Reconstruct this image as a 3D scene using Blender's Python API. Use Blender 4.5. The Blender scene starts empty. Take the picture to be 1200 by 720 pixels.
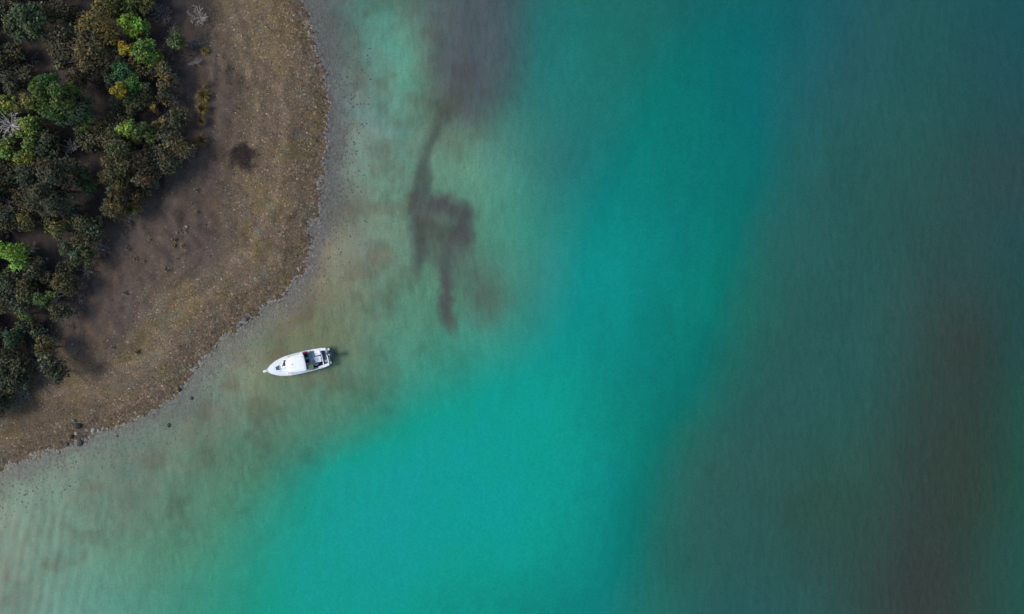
import bpy, math, random
import numpy as np
from mathutils import Vector, Matrix

R = math.radians
random.seed(7)
rng = np.random.default_rng(7)
scene = bpy.context.scene
COL = scene.collection

# ------------------------------------------------------------------ camera
CAM_H = 75.0                      # drone height over the water, metres
MPP = 0.09                        # metres per photograph pixel at water level
cam_d = bpy.data.cameras.new('camera')
cam = bpy.data.objects.new('camera', cam_d)
COL.objects.link(cam)
cam.location = (0, 0, CAM_H)
cam.rotation_euler = (0, 0, 0)    # straight down, picture top = +Y
cam_d.sensor_width = 36.0
cam_d.lens = 18.0 / (600 * MPP / CAM_H)
cam_d.clip_end = 2000
scene.camera = cam

# ------------------------------------------------------------------ light
SUN_EL, SUN_AZ = 46.0, 180.0      # azimuth counted from +X towards +Y: the light comes from the left
w = bpy.data.worlds.new('World')
scene.world = w
w.use_nodes = True
nt = w.node_tree
sky = nt.nodes.new('ShaderNodeTexSky')
sky.sky_type = 'NISHITA'
sky.sun_disc = False
sky.sun_elevation = R(SUN_EL)
sky.sun_rotation = R(90 - SUN_AZ)
sky.air_density = 1.0
sky.dust_density = 2.0
sky.ozone_density = 1.0
bg = nt.nodes['Background']
bg.inputs['Strength'].default_value = 0.15
nt.links.new(sky.outputs[0], bg.inputs[0])
sd = bpy.data.lights.new('sun', 'SUN')
sd.energy = 1.4
sd.angle = R(18)
sd.color = (1.0, 0.94, 0.84)
sun = bpy.data.objects.new('sun', sd)
COL.objects.link(sun)
sv = Vector((math.cos(R(SUN_EL)) * math.cos(R(SUN_AZ)), math.cos(R(SUN_EL)) * math.sin(R(SUN_AZ)), math.sin(R(SUN_EL))))
sun.rotation_euler = sv.to_track_quat('Z', 'Y').to_euler()
sun.location = sv * 120
scene.view_settings.view_transform = 'Standard'
scene.view_settings.look = 'None'
scene.view_settings.gamma = 1.0
scene.view_settings.use_curve_mapping = False
scene.view_settings.exposure = 0.55
scene.cycles.volume_bounces = 0
scene.cycles.transparent_max_bounces = 16

# ------------------------------------------------------------------ helpers
def lin(c):
    c = np.asarray(c, float) / 255.0
    return np.where(c <= 0.04045, c / 12.92, ((c + 0.055) / 1.055) ** 2.4)

def P(px, py, z=0.0):
    """photograph pixel -> world point on the horizontal plane at height z"""
    k = MPP * (CAM_H - z) / CAM_H
    return Vector(((px - 600) * k, (360 - py) * k, z))

_tab = rng.random((256, 256))
def vnoise(x, y):
    xi = np.floor(x).astype(int); yi = np.floor(y).astype(int)
    fx = x - xi; fy = y - yi
    fx = fx * fx * (3 - 2 * fx); fy = fy * fy * (3 - 2 * fy)
    a = _tab[xi & 255, yi & 255]; b = _tab[(xi + 1) & 255, yi & 255]
    c = _tab[xi & 255, (yi + 1) & 255]; d = _tab[(xi + 1) & 255, (yi + 1) & 255]
    return (a * (1 - fx) + b * fx) * (1 - fy) + (c * (1 - fx) + d * fx) * fy
def fbm(x, y, n=4):
    s = 0; a = .5; t = 0
    for i in range(n):
        s = s + a * vnoise(x + 17.3 * i, y + 9.1 * i); t += a; a *= .5; x = x * 2.03; y = y * 2.03
    return s / t
def sstep(a, b, x):
    t = np.clip((x - a) / (b - a), 0, 1)
    return t * t * (3 - 2 * t)

MATS = {}
def mat(name, col=(.5, .5, .5), rough=.6, spec=.4, attr=None, noise=0.0, nscale=6.0, bump=0.0, metal=0.0, coat=0.0):
    if name in MATS: return MATS[name]
    m = bpy.data.materials.new(name); m.use_nodes = True
    n = m.node_tree; b = n.nodes['Principled BSDF']
    b.inputs['Roughness'].default_value = rough
    b.inputs['Specular IOR Level'].default_value = spec
    b.inputs['Metallic'].default_value = metal
    b.inputs['Coat Weight'].default_value = coat
    b.inputs['Base Color'].default_value = (*col, 1)
    src = None
    if attr:
        a = n.nodes.new('ShaderNodeAttribute'); a.attribute_name = attr; src = a.outputs['Color']
    if noise or bump:
        tc = n.nodes.new('ShaderNodeTexCoord')
        t = n.nodes.new('ShaderNodeTexNoise'); t.inputs['Scale'].default_value = nscale; t.inputs['Detail'].default_value = 5
        n.links.new(tc.outputs['Object'], t.inputs['Vector'])
        if noise:
            mr = n.nodes.new('ShaderNodeMapRange')
            mr.inputs['From Min'].default_value = .3; mr.inputs['From Max'].default_value = .7
            mr.inputs['To Min'].default_value = 1 - noise; mr.inputs['To Max'].default_value = 1 + noise
            n.links.new(t.outputs['Fac'], mr.inputs['Value'])
            mx = n.nodes.new('ShaderNodeMix'); mx.data_type = 'RGBA'; mx.blend_type = 'MULTIPLY'; mx.inputs[0].default_value = 1
            if src: n.links.new(src, mx.inputs[6])
            else: mx.inputs[6].default_value = (*col, 1)
            n.links.new(mr.outputs[0], mx.inputs[7]); src = mx.outputs[2]
        if bump:
            bp = n.nodes.new('ShaderNodeBump'); bp.inputs['Strength'].default_value = bump; bp.inputs['Distance'].default_value = .1
            n.links.new(t.outputs['Fac'], bp.inputs['Height']); n.links.new(bp.outputs[0], b.inputs['Normal'])
    if src: n.links.new(src, b.inputs['Base Color'])
    MATS[name] = m
    return m

def np_mesh(name, V, F, colors=None, smooth=False):
    """V (n,3), F (m,k) with constant k; colors per face or per vertex"""
    me = bpy.data.meshes.new(name)
    V = np.asarray(V, np.float32); F = np.asarray(F, np.int32)
    me.vertices.add(len(V)); me.vertices.foreach_set('co', V.ravel())
    k = F.shape[1]
    me.loops.add(F.size); me.loops.foreach_set('vertex_index', F.ravel())
    me.polygons.add(len(F)); me.polygons.foreach_set('loop_start', np.arange(len(F), dtype=np.int32) * k)
    me.update(calc_edges=True)
    if smooth: me.polygons.foreach_set('use_smooth', np.ones(len(F), bool))
    if colors is not None:
        C = np.ones((len(colors), 4), np.float32); C[:, :3] = colors
        dom = 'FACE' if (len(colors) == len(F) and len(colors) != len(V)) else 'POINT'
        at = me.attributes.new('tint', 'FLOAT_COLOR', dom); at.data.foreach_set('color', C.ravel())
    me.validate()
    return me

def link(name, me, m=None, parent=None, loc=None):
    o = bpy.data.objects.new(name, me); COL.objects.link(o)
    if m is not None and me is not None: me.materials.append(m)
    if parent is not None: o.parent = parent
    if loc is not None: o.location = loc
    return o
def tag(o, label, cat=None, group=None, kind=None):
    o['label'] = label
    if cat: o['category'] = cat
    if group: o['group'] = group
    if kind: o['kind'] = kind
    return o

class MB:
    def __init__(s): s.v = []; s.f = []; s.sm = []
    def add(s, vs, fs, smooth=False):
        b = len(s.v); s.v += [tuple(v) for v in vs]
        for f in fs: s.f.append([i + b for i in f]); s.sm.append(smooth)
    def box(s, c, d, rz=0, ry=0):
        M = Matrix.Rotation(rz, 3, 'Z') @ Matrix.Rotation(ry, 3, 'Y')
        vs = [Vector(c) + M @ Vector((x * d[0] / 2, y * d[1] / 2, z * d[2] / 2)) for x in (-1, 1) for y in (-1, 1) for z in (-1, 1)]
        s.add(vs, [(0, 1, 3, 2), (4, 6, 7, 5), (0, 4, 5, 1), (2, 3, 7, 6), (0, 2, 6, 4), (1, 5, 7, 3)])
    def tube(s, pts, rad, n=6, cap=True, smooth=True):
        pts = [Vector(p) for p in pts]
        if not isinstance(rad, (list, tuple)): rad = [rad] * len(pts)
        vs = []; up = Vector((0.31, 0.17, 0.93))
        for i, p in enumerate(pts):
            t = (pts[min(i + 1, len(pts) - 1)] - pts[max(i - 1, 0)])
            if t.length < 1e-9: t = Vector((0, 0, 1))
            t.normalize()
            a = t.cross(up)
            if a.length < .05: a = t.cross(Vector((1, 0, 0)))
            a.normalize(); b = t.cross(a)
            for k in range(n):
                q = 2 * math.pi * k / n
                vs.append(p + (a * math.cos(q) + b * math.sin(q)) * rad[i])
        fs = []
        for i in range(len(pts) - 1):
            for k in range(n):
                fs.append((i * n + k, i * n + (k + 1) % n, (i + 1) * n + (k + 1) % n, (i + 1) * n + k))
        if cap:
            fs.append(tuple(range(n))[::-1]); e = (len(pts) - 1) * n; fs.append(tuple(e + k for k in range(n)))
        s.add(vs, fs, smooth)
    def loft(s, rings, closed=False, smooth=True, caps=False):
        n = len(rings[0]); vs = [v for r in rings for v in r]; fs = []
        for i in range(len(rings) - 1):
            for k in range(n if closed else n - 1):
                fs.append((i * n + k, i * n + (k + 1) % n, (i + 1) * n + (k + 1) % n, (i + 1) * n + k))
        if caps:
            fs.append(tuple(range(n))[::-1]); e = (len(rings) - 1) * n; fs.append(tuple(e + k for k in range(n)))
        s.add(vs, fs, smooth)
    def lathe(s, prof, c=(0, 0, 0), n=16, smooth=True, caps=True):
        rings = [[(c[0] + r * math.cos(2 * math.pi * k / n), c[1] + r * math.sin(2 * math.pi * k / n), c[2] + z) for k in range(n)] for r, z in prof]
        s.loft(rings, True, smooth, caps)
    def build(s, name, m, parent=None, bevel=0, loc=None):
        me = bpy.data.meshes.new(name); me.from_pydata(s.v, [], s.f)
        for p, q in zip(me.polygons, s.sm): p.use_smooth = q
        me.update()
        o = link(name, me, m, parent, loc)
        if bevel:
            b = o.modifiers.new('bevel', 'BEVEL'); b.width = bevel; b.segments = 2; b.limit_method = 'ANGLE'
        return o

# ------------------------------------------------------------------ shoreline
SHORE = [(-900, 1010), (-500, 800), (-200, 640), (-60, 582), (0, 554), (39, 537), (70, 524), (109, 509), (140, 499), (175, 484), (205, 466), (222, 448), (230, 430),
         (247, 413), (258, 398), (285, 378), (306, 359), (335, 341), (352, 320), (356, 297), (361, 271), (374, 250), (379, 215), (378, 187),
         (383, 150), (383, 125), (378, 85), (367, 48), (351, 0), (340, -60), (350, -150), (330, -300), (300, -600), (320, -1200)]
SH = np.array([[(a - 600) * MPP, (360 - b) * MPP] for a, b in SHORE])
def shore_dist(x, y):
    """signed distance to the waterline in metres, > 0 on land"""
    d2 = np.full(x.shape, 1e18)
    for (ax, ay), (bx, by) in zip(SH[:-1], SH[1:]):
        dx, dy = bx - ax, by - ay
        t = np.clip(((x - ax) * dx + (y - ay) * dy) / (dx * dx + dy * dy), 0, 1)
        d2 = np.minimum(d2, (x - ax - t * dx) ** 2 + (y - ay - t * dy) ** 2)
    poly = np.vstack([SH, [[-3000, SH[-1, 1]], [-3000, SH[0, 1]]]])
    ins = np.zeros(x.shape, bool)
    n = len(poly)
    for i in range(n):
        ax, ay = poly[i]; bx, by = poly[(i + 1) % n]
        if ay == by: continue
        c = ((ay > y) != (by > y)) & (x < (bx - ax) * (y - ay) / (by - ay) + ax)
        ins ^= c
    d = np.sqrt(d2)
    return np.where(ins, d, -d)
def shore_rough(x, y):
    d = shore_dist(x, y)
    j = (fbm(x * .55 + 40, y * .55 + 3, 4) - .5) * 1.6 + (vnoise(x * 2.3, y * 2.3) - .5) * .55
    return d + j * sstep(14, 0, np.abs(d))

# what the water looks like over the bed, read off the photograph: px, py, then sRGB
WATER = [
 (395,20,96,112,108),(440,20,84,138,124),(475,20,86,128,118),(500,20,88,110,100),(530,20,80,96,95),(555,20,80,90,98),(590,20,72,100,104),(625,20,46,112,112),(700,20,34,110,106),(780,20,30,106,103),(860,20,20,102,104),(920,20,22,95,100),(1000,20,40,88,96),(1070,20,43,87,88),(1180,20,38,80,86),
 (400,80,105,118,114),(440,80,100,135,124),(480,80,84,140,124),(503,80,92,116,98),(528,80,82,92,92),(560,80,84,94,100),(595,80,70,104,104),(630,80,44,115,114),(720,80,33,113,108),(800,80,16,110,106),(860,80,6,106,106),(900,80,22,100,104),(960,80,38,90,98),(1070,80,43,87,88),(1180,80,42,78,84),
 (410,140,112,128,122),(450,150,103,135,127),(490,130,92,130,114),(518,140,96,112,100),(555,130,88,108,102),(585,130,74,118,110),(640,130,47,118,114),(720,140,30,116,112),(800,140,3,114,110),(870,140,4,106,106),(910,140,26,98,102),(980,140,42,90,92),(1070,150,45,86,84),(1180,150,44,76,78),
 (405,200,114,126,116),(445,200,104,136,122),(475,200,96,130,116),(540,180,98,138,120),(585,190,78,138,124),(650,186,50,117,115),(720,200,20,122,116),(780,200,2,118,112),(820,196,4,113,110),(880,200,6,106,104),(910,200,30,97,98),(1000,200,44,88,86),(1100,200,48,82,80),(1190,200,52,72,74),
 (400,270,118,125,110),(440,260,108,130,114),(470,260,96,128,112),(570,240,84,140,122),(610,260,64,138,124),(660,260,42,132,126),(720,270,6,132,124),(800,270,0,120,114),(860,270,6,112,106),(890,270,34,100,98),(960,270,43,90,88),(1080,270,48,80,78),(1190,270,46,76,78),
 (385,330,122,124,104),(420,306,118,125,112),(460,330,92,126,108),(490,350,84,132,112),(610,330,70,136,124),(650,326,45,138,134),(700,330,8,138,130),(770,340,0,126,118),(830,340,2,118,110),(865,340,28,105,98),(920,340,42,92,88),(1020,340,46,86,84),(1120,340,54,74,72),(1190,340,46,76,74),
 (320,390,120,124,104),(360,385,112,118,94),(410,390,102,124,104),(450,400,84,134,116),(500,410,72,140,122),(580,400,58,142,128),(650,400,22,140,130),(720,400,0,130,122),(790,400,2,118,110),(840,400,20,108,102),(900,400,42,92,86),(1000,400,46,87,85),(1090,400,54,74,70),(1130,400,58,66,62),(1190,400,46,74,72),
 (255,440,118,128,114),(300,450,112,126,104),(350,460,98,122,104),(400,460,92,128,108),(450,446,78,138,120),(510,450,48,144,128),(580,450,22,146,132),(660,450,10,142,130),(720,440,2,130,120),(770,426,0,119,112),(815,450,14,110,104),(850,450,34,98,92),(920,450,45,88,86),(1000,440,45,87,85),(1070,450,52,76,72),(1130,466,54,67,63),(1190,460,46,76,68),
 (120,530,116,132,118),(180,505,116,130,112),(240,490,108,122,106),(290,510,92,120,102),(350,510,78,130,110),(420,500,50,146,126),(480,500,16,152,134),(560,500,4,152,136),(650,500,6,146,132),(720,500,6,132,118),(775,500,10,114,106),(810,510,34,100,92),(900,510,47,86,84),(1000,510,48,84,78),(1070,510,54,72,68),(1130,520,54,66,58),(1190,520,46,76,68),
 (20,580,114,134,120),(80,565,108,128,114),(150,545,98,118,106),(200,555,98,122,104),(260,560,84,130,108),(310,560,68,134,112),(360,560,32,148,130),(410,566,0,152,138),(500,560,2,156,140),(570,556,0,152,138),(650,560,0,146,134),(720,560,4,130,122),(760,560,18,112,104),(800,560,40,96,90),(880,606,47,87,84),(960,590,50,82,74),(1030,580,52,76,70),(1100,580,55,66,61),(1140,590,54,68,58),(1190,580,46,78,68),
 (30,640,112,134,120),(100,630,100,134,118),(160,620,90,124,106),(210,606,84,130,110),(250,640,70,138,116),(320,640,30,146,128),(400,640,2,158,142),(500,640,0,158,142),(600,640,0,152,138),(680,640,2,138,126),(730,640,8,120,112),(770,640,34,100,94),(850,660,46,88,84),(950,660,50,80,76),(1040,650,54,71,67),(1100,650,57,62,59),(1150,650,52,74,66),(1190,646,46,80,73),
 (30,705,112,140,128),(100,705,96,144,130),(170,705,78,140,122),(240,705,56,142,122),(320,705,14,150,130),(400,705,2,152,136),(480,705,0,148,134),(560,705,2,142,128),(640,705,8,134,122),(710,706,18,120,115),(760,706,34,104,98),(850,706,44,90,88),(950,706,48,84,82),(1030,706,55,70,66),(1075,706,58,61,59),(1120,706,58,68,62),(1190,706,46,80,72),
]
WP = np.array(WATER, float)
WP[:, 2] += np.where((WP[:, 2] > 75) & (WP[:, 0] < 600), 6, 0); WP[:, 3] -= np.where((WP[:, 2] > 75) & (WP[:, 0] < 600), 1, 0)
WP[:, 4] += np.where((WP[:, 2] < 40) & (WP[:, 3] > 118), 4, 0)
WXY = WP[:, :2]; WC = WP[:, 2:]
def phi(r): return np.where(r > 0, r * r * np.log(r + 1e-9), 0)
_D = np.hypot(WXY[:, None, 0] - WXY[None, :, 0], WXY[:, None, 1] - WXY[None, :, 1]) / 300
_n = len(WXY)
_A = np.zeros((_n + 3, _n + 3)); _A[:_n, :_n] = phi(_D) + np.eye(_n) * .006
_A[:_n, _n] = 1; _A[:_n, _n + 1:] = WXY / 300; _A[_n:, :_n] = _A[:_n, _n:].T
_B = np.zeros((_n + 3, 3)); _B[:_n] = WC
_W = np.linalg.solve(_A, _B)

# dark weed growing on the bed: polylines of (px, py, half width px, strength)
WEED = [([(553,-40,52,.9),(553,20,50,.85),(552,80,44,.8),(548,112,30,.5)], (81,88,94)),
        ([(534,118,13,.6),(520,145,8,1),(504,172,7,1),(493,200,8,1),(490,228,9,1)], (80,90,84)),
        ([(490,228,12,1),(489,262,10,1),(490,290,9,.9),(485,318,5,.4)], (78,86,82)),
        ([(496,244,15,.85),(512,272,22,.75),(520,300,18,.8)], (86,92,88)),
        ([(492,236,10,.9),(520,241,11,1),(540,255,15,1),(541,280,17,1),(532,302,16,1),(522,325,11,1),(524,350,8,1),(528,375,7,.85),(530,394,6,.3)], (82,84,83)),
        ([(540,310,20,.7),(562,335,24,.85),(572,352,22,.8),(560,366,18,.4)], (86,108,98)),
        ([(515,270,10,.8),(505,290,8,.6)], (86,100,92)),
        ([(1135,400,30,.15),(1128,470,34,.2),(1122,560,38,.2),(1105,620,36,.2),(1085,700,36,.2),(1080,780,36,.2)], (54,66,58)),
        ([(255,470,34,.4),(210,505,40,.55),(150,540,44,.5),(165,560,26,.4),(140,600,20,.4)], (98,112,100)),
        ([(320,400,26,.5),(360,392,28,.5),(400,405,22,.3)], (106,112,88)),
        ([(420,470,40,.35),(350,500,40,.35),(290,530,36,.4),(230,580,36,.35),(215,640,22,.3)], (78,116,98)),
        ([(935,600,24,.3),(955,590,20,.25)], (50,74,62))]

KA = np.array([.80, .080, .105])    # absorption of the water per metre
ELIGHT = np.array([.82, .74, .83])   # light a white bed at zero depth would send back (calibrated)
FLOOR = np.array([.0045, .0055, .0065])    # sky mirrored in the surface
def water_target(x, y):
    px = np.clip(x / MPP + 600, 0, 1200); py = np.clip(360 - y / MPP, 0, 720)
    out = np.zeros(px.shape + (3,)); flat = np.stack([px.ravel(), py.ravel()], 1); res = np.zeros((len(flat), 3))
    for i in range(0, len(flat), 20000):
        q = flat[i:i + 20000]
        r = np.hypot(q[:, None, 0] - WXY[None, :, 0], q[:, None, 1] - WXY[None, :, 1]) / 300
        res[i:i + 20000] = phi(r) @ _W[:_n] + _W[_n] + (q / 300) @ _W[_n + 1:]
    res = res.reshape(px.shape + (3,))
    PX = x / MPP + 600; PY = 360 - y / MPP
    wx = PX + (fbm(PX / 30, PY / 30) - .5) * 15; wy = PY + (fbm(PX / 30 + 50, PY / 30 + 20) - .5) * 15
    wx = wx + (fbm(PX / 9 + 3, PY / 9) - .5) * 6; wy = wy + (fbm(PX / 9 + 30, PY / 9 + 8) - .5) * 6
    for pts, c in WEED:
        m = np.zeros(px.shape)
        for (ax, ay, aw, as_), (bx, by, bw, bs) in zip(pts[:-1], pts[1:]):
            dx, dy = bx - ax, by - ay
            t = np.clip(((wx - ax) * dx + (wy - ay) * dy) / (dx * dx + dy * dy), 0, 1)
            d = np.hypot(wx - ax - t * dx, wy - ay - t * dy) / (aw + (bw - aw) * t)
            m = np.maximum(m, sstep(1.75, .15, d) * (as_ + (bs - as_) * t))
        m = m * (.55 + .9 * fbm(PX / 16 + 5, PY / 16))
        m = np.clip(m, 0, 1)[..., None]
        res = res * (1 - m) + np.array(c, float) * m
    return np.clip(res, 0, 255)

# ------------------------------------------------------------------ terrain (shore and lake bed are one sheet)
def axis(lo, hi, step, far):
    a = np.arange(lo, hi + step / 2, step)
    o = [hi]; s = step
    while o[-1] < far: s *= 1.35; o.append(o[-1] + s)
    p = [lo]; s = step
    while p[-1] > -far: s *= 1.35; p.append(p[-1] - s)
    return np.concatenate([np.array(p[1:][::-1]), a, np.array(o[1:])])
gx = axis(-60, 58, .25, 320); gy = axis(-38, 38, .25, 320)
X, Y = np.meshgrid(gx, gy)
DS = shore_rough(X, Y)

def land_height(d, x, y):
    h = .055 * np.clip(d, 0, 14) + .02 * np.clip(d - 14, 0, 60)
    return h + (fbm(x * .35, y * .35) - .5) * .5 * sstep(4, 14, d) + (vnoise(x * 1.7, y * 1.7) - .5) * .10 * sstep(.2, 2, d) + np.abs(fbm(x * .8 + 9, y * .45 + 2, 3) - .5) * .9 * sstep(6, 10, d)

def land_colour(x, y, d):
    """base colour of the ground, linear"""
    PX = x / MPP + 600; PY = 360 - y / MPP
    big = fbm(PX / 60 + 3, PY / 60 + 11, 4); mid = fbm(PX / 22 + 31, PY / 22, 4); fine = fbm(PX / 7, PY / 7, 3)
    shingle = np.array([.116, .084, .053]); ochre = np.array([.108, .082, .034]); mud = np.array([.074, .056, .043])
    green = np.array([.085, .085, .06]); litter = np.array([.030, .0255, .023]); rust = np.array([.075, .05, .032])
    s = sstep(9.8, 5.8, d + (big - .5) * 6 - .8 * sstep(330, 120, PY))       # shingle belt, wider towards the top
    c = mud + (shingle - mud) * s[..., None]
    oc = sstep(.50, .66, mid) * s
    c = c + (ochre - c) * (oc * .6)[..., None]
    gr = sstep(.60, .74, fbm(PX / 16 + 70, PY / 16 + 9)) * s * .5
    c = c + (green - c) * gr[..., None]
    ru = sstep(.52, .7, fbm(PX / 18 + 7, PY / 30 + 90)) * (1 - s) * .6
    c = c + (rust - c) * ru[..., None]
    band = (fbm(d * 1.1 + 20, (PX - PY) / 90 + 4, 3) - .5) * .8 * sstep(.3, 1.5, d)   # stones sorted in bands by old water levels
    c = c * (1 + band * (.35 + .65 * s))[..., None]
    streak_ = sstep(.54, .70, fbm((PX + PY) / 40 + 3, (PX - PY) / 9 + 77, 4)) * (1 - .5 * s) * .5
    c = c + (np.array([.040, .032, .028]) - c) * streak_[..., None]
    # belt of wet dark stones just above the water in the curve
    wetb = sstep(5, 0, d) * .28
    c = c * (1 - wetb)[..., None]
    fo = forest_mask(PX, PY)
    c = c + (litter - c) * (fo * .85)[..., None]
    # dark brown patch with a ragged outline
    a = np.hypot((PX - 288 + (fbm(PX / 9, PY / 9) - .5) * 18) / 15, (PY - 184 + (fbm(PX / 9 + 9, PY / 9) - .5) * 18) / 19)
    ch = sstep(1.35, .6, a)
    c = c + (np.array([.019, .014, .012]) - c) * ch[..., None]
    return c * (.86 + .50 * fine)[..., None]

EDGE = np.array([(262,-400),(262,0),(250,45),(226,80),(222,130),(232,185),(196,215),(160,255),(122,290),(108,330),(92,370),(80,410),(56,440),(36,470),(10,500),(-30,520),(-400,700)], float)
def forest_mask(PX, PY):
    # distance beyond the edge of the thicket (px), soft
    o = np.argsort(EDGE[:, 1]); xe = np.interp(PY, EDGE[o, 1], EDGE[o, 0])
    return sstep(-12, 34, xe - PX + (fbm(PX / 25, PY / 25 + 60) - .5) * 50)

slant = 2.40                        # mean path down and up again per metre of depth
TGT = water_target(X, Y)
L = np.clip(lin(TGT) - FLOOR, .0010, None)
rg = L[..., 0] / L[..., 1]
depth = np.clip(-np.log(np.clip(rg / 1.15, 1e-4, 1)) / (slant * (KA[0] - KA[1])), .05, 2.1)
depth = np.minimum(depth, .06 + .16 * np.clip(-DS, 0, None))
def blur(a, k):
    for ax in (0, 1):
        p = np.pad(a, [(k, k) if i == ax else (0, 0) for i in (0, 1)], mode='edge'); c = np.cumsum(p, ax)
        c = np.insert(c, 0, 0, ax); n = a.shape[ax]
        a = (np.take(c, np.arange(2 * k + 1, 2 * k + 1 + n), ax) - np.take(c, np.arange(n), ax)) / (2 * k + 1)
    return a
for _ in range(3): depth = np.where(DS < 0, blur(depth, 9), depth)
depth = np.minimum(depth, .04 + .22 * np.clip(-DS, 0, None))
T = np.exp(-KA * depth[..., None] * slant)
bed = np.clip(L / (ELIGHT * T), .012, .62)
PXg = X / MPP + 600; PYg = 360 - Y / MPP
# silt is never even: drifts, streaks drawn out along the shore and scattered fine weed
mot = (fbm(PXg / 26, PYg / 60, 5) - .5) * .30 + (fbm(PXg / 7 + 4, PYg / 11, 4) - .5) * .22
shl = sstep(-26, -6, DS); near = sstep(-14, -2, DS)
murk = sstep(.50, .72, fbm(PXg / 30 + 12, PYg / 30 + 40, 5)) * shl
bed = bed * (1 + mot * (.55 + .75 * shl))[..., None]
bed = 1.06 * bed * (1 - murk[..., None] * np.array([.13, .25, .28]))
hue = (fbm(PXg / 13 + 60, PYg / 13 + 7, 4) - .5) * .34 * shl
bed = bed * np.stack([1 + hue, 1 - .15 * hue, 1 - .3 * hue], -1)
rip = np.sin((PXg + .18 * PYg + 9 * fbm(PXg / 40, PYg / 40)) * 2 * np.pi / 13.5) * sstep(150, 40, PXg) * sstep(560, 620, PYg)
depth = depth + rip * .035                                   # sand ripples in the lower bay
bed = bed * (1 + .05 * rip)[..., None]
bed = np.clip(bed, .012, .62)
land = land_colour(X, Y, np.clip(DS, 0, None))
Z = np.where(DS >= 0, land_height(DS, X, Y), -depth)
onl = sstep(-1.5, .4, DS)
up_ = sstep(420, 300, PYg)[..., None]                          # the upper shore falls off in dark stones, the lower one in pale rinsed grit
shal = (sstep(-3.6, -.2, DS + (fbm(PXg / 8, PYg / 8) - .5) * 2.4))[..., None] * (.38 + .34 * up_)
bed = bed * (1 - shal) + (np.array([.205, .205, .175]) * (1 - up_) + np.array([.165, .148, .130]) * up_) * shal
colr = bed + (land - bed) * onl[..., None]
ny, nx = X.shape
idx = np.arange(nx * ny).reshape(ny, nx)
F = np.stack([idx[:-1, :-1], idx[:-1, 1:], idx[1:, 1:], idx[1:, :-1]], -1).reshape(-1, 4)
me = np_mesh('terrain', np.stack([X, Y, Z], -1).reshape(-1, 3), F, colr.reshape(-1, 3), True)
wet = me.attributes.new('dry', 'FLOAT', 'POINT'); wet.data.foreach_set('value', sstep(-1.2, .1, DS).astype(np.float32).ravel())
gm = mat('ground', attr='tint', rough=.92, spec=.15, noise=.22, nscale=5.0, bump=.35)
g_ = gm.node_tree; at_ = g_.nodes.new('ShaderNodeAttribute'); at_.attribute_name = 'dry'      # grain and relief fade out on the silt
mixn = [q for q in g_.nodes if q.bl_idname == 'ShaderNodeMix'][0]; bmp = [q for q in g_.nodes if q.bl_idname == 'ShaderNodeBump'][0]
mf = g_.nodes.new('ShaderNodeMapRange'); mf.inputs['To Min'].default_value = .42
g_.links.new(at_.outputs['Fac'], mf.inputs['Value']); g_.links.new(mf.outputs[0], mixn.inputs[0])
ms = g_.nodes.new('ShaderNodeMath'); ms.operation = 'MULTIPLY'; ms.inputs[1].default_value = .35
g_.links.new(at_.outputs['Fac'], ms.inputs[0]); g_.links.new(ms.outputs[0], bmp.inputs['Strength'])
terrain = link('terrain', me, gm)
tag(terrain, 'muddy brown shore shelving into the pale silt bed of the lake', kind='structure')

def ground_z(x, y):
    i = np.searchsorted(gy, y) - 1; j = np.searchsorted(gx, x) - 1
    fx = (x - gx[j]) / (gx[j + 1] - gx[j]); fy = (y - gy[i]) / (gy[i + 1] - gy[i])
    return (Z[i, j] * (1 - fx) + Z[i, j + 1] * fx) * (1 - fy) + (Z[i + 1, j] * (1 - fx) + Z[i + 1, j + 1] * fx) * fy

# ------------------------------------------------------------------ water body
wm = bpy.data.materials.new('lake_water'); wm.use_nodes = True
n = wm.node_tree; n.nodes.clear()
out = n.nodes.new('ShaderNodeOutputMaterial')
tr = n.nodes.new('ShaderNodeBsdfTransparent')
gl = n.nodes.new('ShaderNodeBsdfGlossy'); gl.inputs['Roughness'].default_value = .10
fr = n.nodes.new('ShaderNodeFresnel'); fr.inputs['IOR'].default_value = 1.33
mixs = n.nodes.new('ShaderNodeMixShader')
va = n.nodes.new('ShaderNodeVolumeAbsorption')
va.inputs['Color'].default_value = (1 - KA[0] / .9, 1 - KA[1] / .9, 1 - KA[2] / .9, 1); va.inputs['Density'].default_value = .9
tc = n.nodes.new('ShaderNodeTexCoord')
n1 = n.nodes.new('ShaderNodeTexNoise'); n1.inputs['Scale'].default_value = 1.6; n1.inputs['Detail'].default_value = 4
mp = n.nodes.new('ShaderNodeMapping'); mp.inputs['Rotation'].default_value = (0, 0, R(25)); mp.inputs['Scale'].default_value = (1.0, .45, 1)
n.links.new(tc.outputs['Object'], mp.inputs['Vector']); n.links.new(mp.outputs[0], n1.inputs['Vector'])
b1 = n.nodes.new('ShaderNodeBump'); b1.inputs['Strength'].default_value = .5; b1.inputs['Distance'].default_value = .07
n.links.new(n1.outputs['Fac'], b1.inputs['Height'])
n.links.new(b1.outputs[0], gl.inputs['Normal']); n.links.new(b1.outputs[0], fr.inputs['Normal'])
n.links.new(fr.outputs[0], mixs.inputs[0]); n.links.new(tr.outputs[0], mixs.inputs[1]); n.links.new(gl.outputs[0], mixs.inputs[2])
n.links.new(mixs.outputs[0], out.inputs['Surface']); n.links.new(va.outputs[0], out.inputs['Volume'])
wb = MB(); wb.box((0, 0, -6), (600, 600, 12))
water = wb.build('lake_water', wm)
tag(water, 'clear turquoise lake water lying over shallow silt', kind='structure')

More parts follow.
